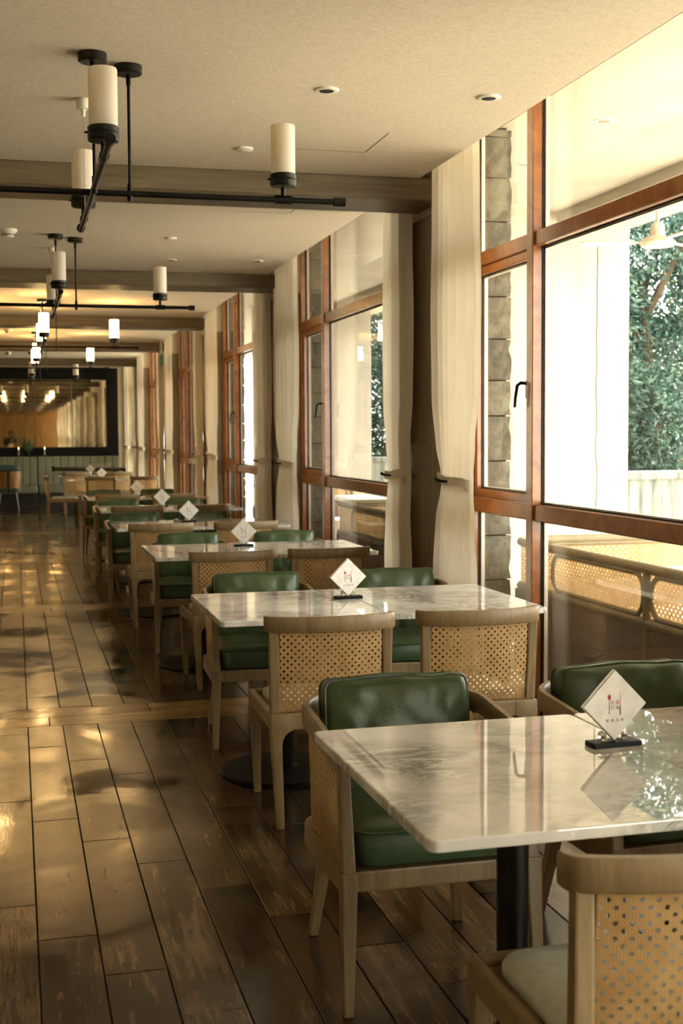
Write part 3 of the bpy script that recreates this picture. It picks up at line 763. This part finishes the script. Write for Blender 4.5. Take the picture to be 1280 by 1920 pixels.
# ------------------------------------------------------------------ dining rows
SC = make_side_chair(); AC = make_armchair(1); TB = make_table(.722, .93)
STD = make_stand(); NK1 = make_napkins(.014, 5)
TR = {id(o): tree_of(o) for o in (SC, AC, TB, STD, NK1)}
used = set()
def place(proto, loc, rz, label, cat, group):
    o = proto if id(proto) not in used else copy_tree(TR[id(proto)])
    used.add(id(proto)); o.location = loc; o.rotation_euler = (0, 0, rz); tag(o, label, cat, group); return o
rows = [ # yc, x left, near side chairs x, armchairs x, stand x
    (2.72, .735, [1.13], [1.085, 1.835], (1.405, 2.835)),
    (5.62, .80, [1.18, 1.785], [1.195, 1.93], (1.484, 5.716)),
    (8.42, .83, [1.245, 1.86], [1.21, 1.93], (1.50, 8.6)),
    (10.95, .79, [1.115, 1.79], [1.06, 1.69], (1.455, 11.1)),
    (13.45, .82, [1.15, 1.80], [1.10, 1.78], (1.50, 13.6)),
    (15.95, .82, [1.15, 1.80], [1.10, 1.80], (1.48, 16.2))]
rn = ['nearest', 'second', 'third', 'fourth', 'fifth', 'sixth']
rj = random.Random(11)
for i, (yc, xl, sc, ac, st) in enumerate(rows):
    R_ = rn[i]
    rot = .012 if i == 0 else rj.uniform(-.008, .008)
    for j, nm in enumerate(('aisle-side', 'window-side')):
        place(TB, (xl+.361+j*.7245, yc+.01*j, 0), rot, '%s marble table of the %s row from the camera' % (nm, R_), 'table', 'marble pedestal tables')
    for j, x in enumerate(sc):
        y = yc-.575 if i else 2.185
        place(SC, (x, y+rj.uniform(-.02, .02)*(i > 1), 0), rj.uniform(-.03, .03)*(i > 0), 'cane-backed wooden chair on the near side of the %s table row, %s' % (R_, ['aisle seat', 'window seat'][j]), 'chair', 'cane-backed chairs')
    for j, x in enumerate(ac):
        y = yc+.735
        place(AC, (x, y+rj.uniform(-.02, .02)*(i > 0), 0), PI+(rj.uniform(-.05, .05) if i else (.0, .05)[j]), 'armchair with green leather cushions at the %s table row, %s' % (R_, ['aisle seat', 'window seat'][j]), 'armchair', 'green cushioned armchairs')
    a = .07 if i == 0 else rj.uniform(-.06, .06)
    place(STD, (st[0], st[1], .762), a, 'black napkin stand with crystal holders on the %s table row' % R_, 'napkin stand', 'napkin stands')
    place(NK1, (st[0], st[1], .762+.016), a, 'white printed paper napkins set diamond-wise on the %s table row' % R_, 'napkins', 'paper napkin stacks')
# the last tables before the mirror wall
for (x, yc, lab) in ((1.12, 25.0, 'marble table before the zither, aisle side'), (1.845, 25.0, 'marble table before the zither, window side')):
    place(TB, (x, yc, 0), 0, lab, 'table', 'marble pedestal tables')
WT = make_table(1.12, .93); WT.location = (1.385, 22.42, 0); tag(WT, 'wide marble table seventh from the camera, in front of the zither tables', 'table', 'marble pedestal tables')
for (x, y, r, lab) in ((1.37, 21.75, 0, 'cane chair with its back to us at the seventh table'), (.78, 22.25, -PI/2, 'cane chair seen side-on at the aisle end of the seventh table'),
                       (2.05, 21.72, .2, 'cane chair beside the curtain at the seventh table'), (1.10, 24.35, 0, 'cane chair before the zither, aisle side'), (1.86, 24.3, 0, 'cane chair before the zither, window side')):
    place(SC, (x, y, 0), r, lab, 'chair', 'cane-backed chairs')
for (x, y, lab) in ((1.45, 22.5, 'seventh table'), (1.40, 25.05, 'table before the zither')):
    place(STD, (x, y, .762), 0, 'black napkin stand on the %s' % lab, 'napkin stand', 'napkin stands')
    place(NK1, (x, y, .778), 0, 'white paper napkins set diamond-wise on the %s' % lab, 'napkins', 'paper napkin stacks')

# ------------------------------------------------------------------ chandeliers
def make_chandelier(shade):
    t = link('chandelier', None)      # origin on the floor below the crossing
    zx = 2.466
    xa, ya = .072, .01                # x-arm lies at y=ya, y-arm at x=-xa
    obj('long_arm', MB().tube([(-.915, ya, zx), (.915, ya, zx)], .0125, 14), 'black_metal', t, smooth=50)
    obj('cross_arm', MB().tube([(-xa, -.90, zx-.004), (-xa, .90, zx-.004)], .0125, 14), 'black_metal', t, smooth=50)
    for p, d in (((-.915, ya), (1, 0)), ((.915, ya), (1, 0)), ((-xa, -.9), (0, 1)), ((-xa, .9), (0, 1))):
        a = Vector((p[0], p[1], zx)); v = Vector((d[0], d[1], 0)); obj('end_cap', MB().tube([a-v*.022, a+v*.022], .019, 14), 'black_metal', t, smooth=50)
    for (cx, cy) in ((-xa, -.125), (xa, ya)):
        obj('canopy', MB().lathe([(.048, ZC-.034), (.054, ZC-.030), (.054, ZC-.0005)], 28, (cx, cy, 0)), 'bronze', t, smooth=30)
        obj('drop_rod', MB().tube([(cx, cy, zx-.03), (cx, cy, ZC-.03)], .0065, 10), 'black_metal', t, smooth=50)
        obj('rod_joint', MB().tube([(cx, cy, zx-.028), (cx, cy, zx+.035)], .0105, 10), 'black_metal', t, smooth=50)
        obj('rod_joint', MB().tube([(cx, cy, ZC-.075), (cx, cy, ZC-.034)], .0095, 10), 'black_metal', t, smooth=50)
    for (cx, cy) in ((.682, ya), (-.682, ya), (-xa, -.64), (-xa, .655)):
        h = obj('lamp_holder', MB().lathe([(.012, zx+.05), (.05, zx+.052), (.0535, zx+.058), (.0535, zx+.075), (.050, zx+.079), (.0535, zx+.083), (.0535, zx+.098), (.049, zx+.102)], 28, (cx, cy, 0)), 'bronze', t, smooth=30)
        obj('stem', MB().tube([(cx, cy, zx), (cx, cy, zx+.055)], .010, 10), 'black_metal', h, smooth=50)
        d = Vector((.035, 0, 0)) if cy == ya else Vector((0, .035, 0)); c = Vector((cx, cy, zx))
        obj('arm_sleeve', MB().tube([c-d, c+d], .0175, 14), 'black_metal', h, smooth=50)
        obj('thumb_screw', MB().tube([(cx-.064, cy, zx+.08), (cx-.05, cy, zx+.08)], .004, 8), 'black_metal', h)
        obj('glass_shade', MB().lathe([(.0465, zx+.10), (.0490, zx+.11), (.0490, zx+.288), (.0475, zx+.294), (.0445, zx+.292), (.0445, zx+.13)], 32, (cx, cy, 0)), shade, t, smooth=40)
    w = obj('safety_box', MB().lathe([(.008, ZC-.075), (.010, ZC-.045), (.028, ZC-.042), (.030, ZC-.036), (.030, ZC-.0005)], 20, (-xa, .55, 0)), 'white_plastic', t, smooth=30)
    obj('safety_wire', MB().tube([(-xa, .55, zx), (-xa, .55, ZC-.07)], .0013, 6), 'steel', w)
    return t
CH0 = make_chandelier('shade_off'); CH1 = make_chandelier('shade_lit'); T0, T1 = tree_of(CH0), tree_of(CH1); u0 = u1 = False
cn = {0: 'unlit black pipe chandelier nearest the camera', 1: 'unlit black pipe chandelier, second from the camera', 2: 'lit black pipe chandelier, third from the camera', 3: 'lit black pipe chandelier, fourth from the camera', 4: 'unlit black pipe chandelier closest to the mirror'}
for k in range(-2, 5):
    lit = k in (2, 3)
    if lit: o = CH1 if not u1 else copy_tree(T1); u1 = True
    else: o = CH0 if not u0 else copy_tree(T0); u0 = True
    o.location = (.385, 5.10+4.49*k, 0)
    tag(o, cn.get(k, 'unlit black pipe chandelier seen in the mirror, %s behind the camera' % ('first' if k == -1 else 'second')), 'chandelier', 'pipe chandeliers')

# ------------------------------------------------------------------ ceiling fittings
def downlight(x, y, lab, dark=True):
    t = thing('downlight', lab, 'downlight', (x, y, ZC), 0, 'recessed ceiling downlights')
    obj('ring', MB().lathe([(.030, -.007), (.045, -.008), (.052, -.004), (.053, .0)], 28), 'white_plastic', t, smooth=50)
    obj('core', MB().lathe([(.001, -.0085), (.022, -.0085), (.031, -.0075)], 24), 'dark_gap' if dark else 'white_plastic', t)
downlight(1.288, 5.271, 'dark-centred downlight between the nearest chandelier lamp and window'); downlight(1.99, 5.231, 'dark-centred downlight closest to the nearest window')
downlight(1.273, 10.63, 'downlight just before the second beam, over the chairs'); downlight(1.978, 10.55, 'downlight just before the second beam, by the curtain')
downlight(1.954, 12.73, 'downlight past the second beam, by the window')
downlight(1.18, 7.62, 'downlight tucked right behind the nearest beam')
for x, y, lab in ((1.144, 6.432, 'flat white ceiling disc in front of the nearest beam'), (1.134, 9.454, 'flat white ceiling disc in the second bay'), (1.14, 14.0, 'flat white ceiling disc in the third bay')):
    t = thing('ceiling_disc', lab, 'ceiling disc', (x, y, ZC), 0, 'flat ceiling discs'); obj('plate', MB().lathe([(.040, -.012), (.046, -.008), (.046, 0)], 28), 'white_plastic', t, smooth=40); obj('stem', MB().lathe([(.03, -.004), (.03, 0)], 16), 'white_plastic', t)
for x, y, lab in ((-.013, 9.30, 'white vented smoke detector in the second bay'), (-.054, 18.0, 'white vented smoke detector near the lit lamps')):
    t = thing('smoke_detector', lab, 'smoke detector', (x, y, ZC), 0, 'smoke detectors')
    obj('base_plate', MB().lathe([(.058, -.02), (.062, -.012), (.062, 0)], 28), 'white_plastic', t, smooth=40)
    obj('dome', MB().lathe([(.02, -.058), (.036, -.054), (.042, -.045), (.043, -.03), (.055, -.02)], 28), 'white_plastic', t, smooth=40)
    v = MB()
    for i in range(16):
        a = 2*PI*i/16; M = Matrix.Rotation(a, 4, 'Z'); v.box(.0405, .044, -.004, .004, -.045, -.032, M)
    obj('vent_slots', v, 'dark_gap', t)
t = thing('security_camera', 'small white turret security camera on the ceiling', 'security camera', (-.083, 22.26, ZC))
obj('mount', MB().lathe([(.05, -.03), (.06, -.02), (.06, 0)], 24), 'white_plastic', t, smooth=40)
bm_ = MB().lathe([(.02, -.105), (.05, -.09), (.06, -.06), (.05, -.03)], 24); obj('ball', bm_, 'white_plastic', t, smooth=60)
obj('lens', MB().tube([(.0, -.05, -.065), (.0, -.068, -.07)], .02, 14), 'black_metal', t)
for (xa, xb, ya, yb, lab) in ((1.40, 1.757, 5.96, 6.385, 'flush square access panel beside the nearest downlights'), (1.362, 1.76, 7.85, 8.24, 'flush square access panel just behind the nearest beam')):
    t = thing('access_panel', lab, 'access panel', ((xa+xb)/2, (ya+yb)/2, ZC), 0, 'ceiling access panels'); w, d = (xb-xa)/2, (yb-ya)/2
    obj('leaf', MB().box(-w, w, -d, d, -.0004, 0), 'ceiling_paint', t)
    obj('reveal', MB().box(w, w+.005, -d, d, -.0012, 0).box(-w, w, d, d+.006, -.0006, 0), 'dark_gap', t)
t = thing('exit_sign', 'small green hanging exit sign seen edge-on beside the curtains', 'exit sign', (2.17, 19.5, 0))
obj('panel', MB().box(-.01, .01, -.16, .16, 2.56, 2.72), 'exit_green', t, bevel=.003); obj('hanger', MB().tube([(0, -.1, 2.72), (0, -.1, ZC)], .004, 6).tube([(0, .1, 2.72), (0, .1, ZC)], .004, 6), 'white_plastic', t)

# ------------------------------------------------------------------ mirror wall and banquette
t = thing('wall_mirror', 'huge antique mirror of three panels in a wide black frame', 'mirror', (0, YEND, 0))
fx0, fx1, mx0, mx1, mz0, mz1 = -2.9, 2.19, -2.6, 1.945, 1.25, 2.71
for q in ((fx0, fx1, mz1, 2.954), (fx0, fx1, 1.075, mz0), (mx1, fx1, mz0, mz1), (fx0, mx0, mz0, mz1)): obj('frame', MB().box(q[0], q[1], -.05, -.002, q[2], q[3]), 'black_frame', t, bevel=.004, seg=1)
xs = [mx0, -1.85, -1.09, -.33, .44, 1.21, mx1]
for a, b in zip(xs, xs[1:]): obj('mirror_panel', MB().box(a+.004, b-.004, -.03, -.002, mz0+.003, mz1-.003), 'antique_mirror', t, bevel=.006, seg=2)
for s_, (a, b) in enumerate(((-2.9, .45), (.47, 2.19))):
    t = thing('banquette', ['pale green channel-tufted banquette left of the dark joint', 'pale green channel-tufted banquette right of the dark joint'][s_], 'banquette', ((a+b)/2, YEND, 0), 0, 'pale green banquettes')
    w = (b-a)/2; n = max(2, round((b-a)/.155)); st = 2*w/n
    obj('plinth', MB().box(-w, w, -.80, -.06, 0, .30), 'plinth', t)
    obj('seat', MB().box(-w, w, -.86, -.16, .30, .46), 'pale_green', t, bevel=.03, seg=3, smooth=40)
    for i in range(n):
        m = MB(); x = -w+st*i; pts = [(x+.002, -.16), (x+.010, -.172), (x+st/2, -.177), (x+st-.010, -.172), (x+st-.002, -.16), (x+st-.002, -.065), (x+.002, -.065)]
        m.prism(pts[::-1], .42, 1.06); obj('back_channel', m, 'pale_green', t, smooth=50)
# candles / small plant on the mirror ledge
struct('trim_60', MB().box(-2.9, 2.19, YEND-.16, YEND-.051, 1.062, 1.085), 'black_frame', 'narrow black ledge under the mirror')
for x, lab in ((.08, 'tiny lit candle on the mirror ledge, left one'), (.62, 'tiny lit candle on the mirror ledge, right one')):
    t = thing('candle_glass', lab, 'candle', (x, YEND-.1, 1.085), 0, 'candles on the ledge')
    obj('glass', MB().lathe([(.02, 0), (.022, .01), (.022, .12)], 16), 'crystal', t, smooth=40); obj('flame', MB().lathe([(.002, .125), (.010, .135), (.012, .15), (.005, .175), (.001, .185)], 12), 'flame', t, smooth=40)
t = thing('potted_plant', 'small dark green plant standing on the mirror ledge', 'plant', (.20, YEND-.1, 1.085))
t.location.x = .26
obj('pot', MB().lathe([(.03, 0), (.042, .02), (.045, .08), (.04, .085)], 16), 'black_frame', t, smooth=40)
pm = MB(); r = random.Random(4)
for i in range(26):
    a = r.uniform(0, 6.28); tl = r.uniform(.12, .42); b = Vector((.11*math.cos(a)*r.random(), .04*math.sin(a), .08)); e = b+Vector((.12*math.cos(a), .03*math.sin(a), tl)); sd = Vector((-math.sin(a), math.cos(a)*.3, 0))*.018
    pm.add([b, (b+e)/2+sd, e, (b+e)/2-sd], [(0, 1, 2), (0, 2, 3)])
obj('leaf_bunch', pm, 'leaf_house', t)
# zither on its stands
t = thing('zither', 'long dark zither with a row of pale bridges near the banquette', 'zither', (1.45, 26.3, 0), -.03)
m = MB(); prof = [(-.15, .0), (-.15, .04), (-.09, .068), (0, .078), (.09, .068), (.15, .04), (.15, 0)]
m.sweep([(-.68, 0, .80), (-.3, 0, .795), (.3, 0, .785), (.68, 0, .78)], [(u, v) for u, v in prof]); obj('soundbox', m, 'zither_wood', t, smooth=35)
obj('end_block', MB().box(-.74, -.68, -.13, .13, .79, .90), 'zither_wood', t, bevel=.01); obj('end_block', MB().box(.68, .73, -.13, .13, .77, .84), 'zither_wood', t, bevel=.01)
for i in range(10):
    x = .04+i*.042; obj('bridge', MB().taper((x, -.12+.022*i, .835), (x, -.12+.022*i, .945), (.018, .04), (.006, .012)), 'ivory', t)
for x in (-.5, .5):
    obj('stand', MB().box(x-.02, x+.02, -.14, .14, .74, .784).taper((x, -.12, 0), (x, -.1, .75), (.03, .03), (.03, .03)).taper((x, .12, 0), (x, .1, .75), (.03, .03), (.03, .03)), 'zither_wood', t)
st_ = MB()
for i in range(10): st_.tube([(-.66, -.10+.022*i, .90), (.04+i*.042, -.12+.022*i, .946), (.66, -.1+.022*i, .83)], .0012, 4)
obj('strings', st_, 'steel', t)
# tub chair at the left edge
t = thing('tub_chair', 'golden wooden tub chair with thin metal legs at the left edge', 'chair', (-.14, 26.85, 0))
m = MB(); n = 20
for z, k in ((.36, .86), (.5, .92), (.65, .97), (.80, 1.0)):
    for th in (0, .03):
        for i in range(n+1):
            a = PI*1.0+PI*i/n; rx = (.27-th)*k; ry = (.25-th)*k; m.v.append((rx*math.cos(a), ry*math.sin(a)+.02, z))
q = n+1
for lv in range(3):
    for th in (0, 1):
        for i in range(n):
            a = (lv*2+th)*q+i; b = ((lv+1)*2+th)*q+i; m.f.append((a, a+1, b+1, b))
for i in range(n): m.f.append((6*q+i, 6*q+i+1, 7*q+i+1, 7*q+i)); m.f.append((i, i+1, q+i+1, q+i))
for i in (0, n):
    for lv in range(3): m.f.append((lv*2*q+i, (lv*2+1)*q+i, (lv*2+3)*q+i, (lv*2+2)*q+i))
obj('shell', m, 'tub_wood', t, smooth=60)
obj('back_strap', MB().box(-.022, .022, -.243, -.228, .36, .80), 'zither_wood', t, bevel=.003)
obj('rim', MB().tube([(.262*math.cos(PI+PI*i/20), .242*math.sin(PI+PI*i/20)+.02, .803) for i in range(21)], .013, 8), 'black_metal', t, smooth=50)
obj('seat', MB().prism(rrect(.44, .46, .1, 6, 0, .03), .36, .45), 'teal_cloth', t, bevel=.02)
for sx in (-1, 1):
    for sy in (-1, 1): obj('leg', MB().tube([(sx*.15, sy*.14, .37), (sx*.20, sy*.19, 0)], [.014, .009], 10), 'steel', t, smooth=50)
m, e = pillow(.42, .30, .12, 8); t = thing('throw_pillow', 'teal throw pillow slumped on the tub chair', 'cushion', (-.15, 26.86, .76), .1)
o = obj('cover', m, 'teal_cloth', t, smooth=70); obj('piping', MB().tube(e, .004, 6, True), 'teal_cloth', t, smooth=60)

# ------------------------------------------------------------------ terrace sofas
def sofa(yend, label, table_label):
    t = thing('rattan_sofa', label, 'sofa', (3.0, yend, 0), 0, 'terrace cane-backed sofas')   # end at local y=0, back runs to -y
    zt, zb, r = .855, .585, .026; Ln = 4.05; Xn = 1.35
    def loop(z, rc=.16, o=0):
        pts = [(o, -Ln, z), (o, -Ln*.5, z), (o, -rc, z)]
        for i in range(1, 8): a = PI/2*i/8; pts.append((rc-rc*math.cos(a)+o*math.cos(a), -rc+rc*math.sin(a), z))
        return pts+[(rc, 0, z), (Xn*.6, 0, z), (Xn, 0, z)]
    for z in (zt, zb): obj('rail', MB().tube(loop(z), r, 12), 'wicker_wood', t, smooth=60)
    for y in (-1.76, -2.90, -Ln+.02): obj('post', MB().tube([(0, y, .0), (0, y, zt)], r, 12), 'wicker_wood', t, smooth=60)
    obj('post', MB().tube([(Xn, 0, 0), (Xn, 0, zt)], r, 12), 'wicker_wood', t, smooth=60); obj('post', MB().tube([(.05, -.05, 0), (.05, -.05, zb)], r, 12), 'wicker_wood', t, smooth=60)
    # inner rounded frames with cane
    def inner(fn, a, b):
        z0, z1 = zb+.03, zt-.03; rr = .09; pts = []
        for cx, cz, a0 in ((b-rr, z1-rr, 0), (a+rr, z1-rr, PI/2), (a+rr, z0+rr, PI), (b-rr, z0+rr, 1.5*PI)):
            for i in range(7): an = a0+PI/2*i/6; pts.append(fn(cx+rr*math.cos(an), cz+rr*math.sin(an)))
        obj('inner_frame', MB().tube(pts, .015, 10, True), 'wicker_wood', t, smooth=60)
    for a, b in ((-1.72, -.62), (-2.86, -1.80), (-3.98, -2.94)): inner(lambda u, z: (0, u, z), a, b)
    inner(lambda u, z: (u, 0, z), .20, 1.28)
    obj('cane_panel', cane_sheet(lambda u, v: (.0, -Ln+u, zb+v), Ln-.16, zt-zb, .02, .34), 'cane', t)
    obj('cane_panel', cane_sheet(lambda u, v: (.16+u, 0, zb+v), Xn-.16, zt-zb, .02, .34), 'cane', t)
    c = .16; obj('cane_panel', cane_sheet(lambda u, v: (c-c*math.cos(u/c), -c+c*math.sin(u/c), zb+v), PI/2*c, zt-zb, .02, .34), 'cane', t, smooth=60)
    for a, b in ((-1.73, -.06), (-2.87, -1.79), (-4.02, -2.93)): obj('lower_panel', MB().box(-.012, .012, a, b, .06, zb-.02), 'grey_fabric', t, bevel=.004)
    obj('lower_panel', MB().box(.08, Xn-.03, -.012, .012, .06, zb-.02), 'grey_fabric', t, bevel=.004)
    for a, b in ((-2.0, -.05), (-3.98, -2.04)): obj('seat_cushion', MB().box(.04, .60, a, b, .22, .42), 'pink_fabric', t, bevel=.03, seg=3, smooth=40)
    obj('seat_cushion', MB().box(.64, Xn-.05, -.60, -.05, .22, .42), 'pink_fabric', t, bevel=.03, seg=3, smooth=40)
    obj('seat_frame', MB().box(.03, .60, -4.0, -.04, .12, .22).box(.60, Xn-.04, -.60, -.04, .12, .22), 'wicker_wood', t, bevel=.01)
    tt = thing('terrace_table', table_label, 'table', (4.05, yend-1.2, 0), 0, 'terrace tables')
    obj('table_top', MB().prism(rrect(.75, 1.2, .05, 5), .70, .73), 'ext_white', tt, bevel=.006); obj('post', MB().lathe([(.04, .02), (.04, .70)], 20), 'black_metal', tt, smooth=40); obj('base', MB().lathe([(.27, -.05), (.27, -.035), (.06, -.02), (.05, .03)], 32), 'black_metal', tt, smooth=30)
sofa(7.45, 'cane-backed terrace sofa outside the nearest window', 'white terrace table behind the nearest cane sofa')
sofa(12.0, 'cane-backed terrace sofa outside the second window', 'white terrace table behind the second cane sofa')
sofa(16.5, 'cane-backed terrace sofa outside the third window', 'white terrace table behind the third cane sofa')

# ------------------------------------------------------------------ the photographer, seen only as a reflection in the mirror
def skin(name, chains, mat, parent, sub=2):
    vs, es, rs, ix = [], [], [], {}
    for ch in chains:
        prev = None
        for (x, y, z, r) in ch:
            k = (round(x, 4), round(y, 4), round(z, 4))
            if k not in ix: ix[k] = len(vs); vs.append((x, y, z)); rs.append(r)
            if prev is not None and prev != ix[k]: es.append((prev, ix[k]))
            prev = ix[k]
    me = bpy.data.meshes.new(name); me.from_pydata(vs, es, []); o = link(name, me, parent)
    md = o.modifiers.new('skin', 'SKIN'); md.use_smooth_shade = True
    for i, d in enumerate(me.skin_vertices[0].data): d.radius = (rs[i], rs[i]); d.use_root = (i == 0)
    o.modifiers.new('sub', 'SUBSURF').levels = sub; o.modifiers['sub'].render_levels = sub; me.materials.append(MAT[mat]); return o
px, py = -.26, -.34
t = thing('person', 'photographer in dark clothes leaning to a camera, reflected in the mirror', 'person', (px, py, 0))
pel = (0, 0, .90, .14); che = (.03, .03, 1.26, .15); nk = (.10, .08, 1.45, .058); hd = (.13, .13, 1.55, .085); tp = (.14, .15, 1.66, .085)
chains = [[pel, (.01, .01, 1.08, .13), che, (.07, .06, 1.38, .10), nk, hd, tp]]
for sx in (-1, 1):
    chains.append([pel, (sx*.10, 0, .82, .095), (sx*.11, .02, .47, .06), (sx*.12, -.03, .09, .04), (sx*.12, .06, .035, .038), (sx*.12, .16, .03, .03)])
    hx = .26+sx*.075
    sh = (.05+sx*.18, .04, 1.34, .062); el = (.08+sx*.25, .12, 1.14, .045); wr = (hx, .20, 1.42, .028); pm = (hx, .215, 1.49, .034)
    chains.append([che, sh, el, wr, pm])
    for f in range(4): chains.append([pm, (hx-sx*.006+sx*.004*f, .212, 1.545-.013*f, .009), (hx-sx*.04, .222, 1.55-.015*f, .008)])
    chains.append([pm, (hx-sx*.03, .195, 1.495, .010), (hx-sx*.05, .20, 1.505, .008)])
body = skin('body', chains, 'skin', t)
def fat(c, a, b): return [(x, y, z, r+.014) for x, y, z, r in c[a:b]]
skin('jacket', [fat(chains[0], 0, 4)]+[fat(c, 0, 4) for c in chains if c[1][2] == 1.34], 'dark_cloth', t)
skin('trousers', [fat(c, 0, 4) for c in chains if c[1][2] == .82], 'dark_cloth', t)
hm = MB(); hm.lathe([(.02, -.10), (.085, -.06), (.104, .02), (.092, .075), (.05, .112), (.01, .12)], 20, (.135, .115, 1.60)); obj('hair', hm, 'hair', t, smooth=60)
nm = MB().taper((.14, .228, 1.575), (.14, .215, 1.62), (.026, .03), (.012, .01)); obj('nose', nm, 'skin', t, bevel=.005)
for sx in (-1, 1): obj('eye', MB().lathe([(.002, -.010), (.010, 0), (.002, .010)], 10, (.14+sx*.032, .222, 1.615)), 'ivory', t, smooth=60)
obj('mouth', MB().box(.118, .162, .208, .222, 1.535, 1.545), 'pink_ink', t, bevel=.003)
c = thing('photo_camera', 'black camera held up by the photographer reflected in the mirror', 'camera', (px+.26, py+.262, 1.50))
obj('camera_body', MB().box(-.062, .062, -.018, .02, -.03, .05), 'black_metal', c, bevel=.006); obj('lens_barrel', MB().tube([(0, .02, .008), (0, .06, .008)], .03, 20), 'black_metal', c, smooth=40)
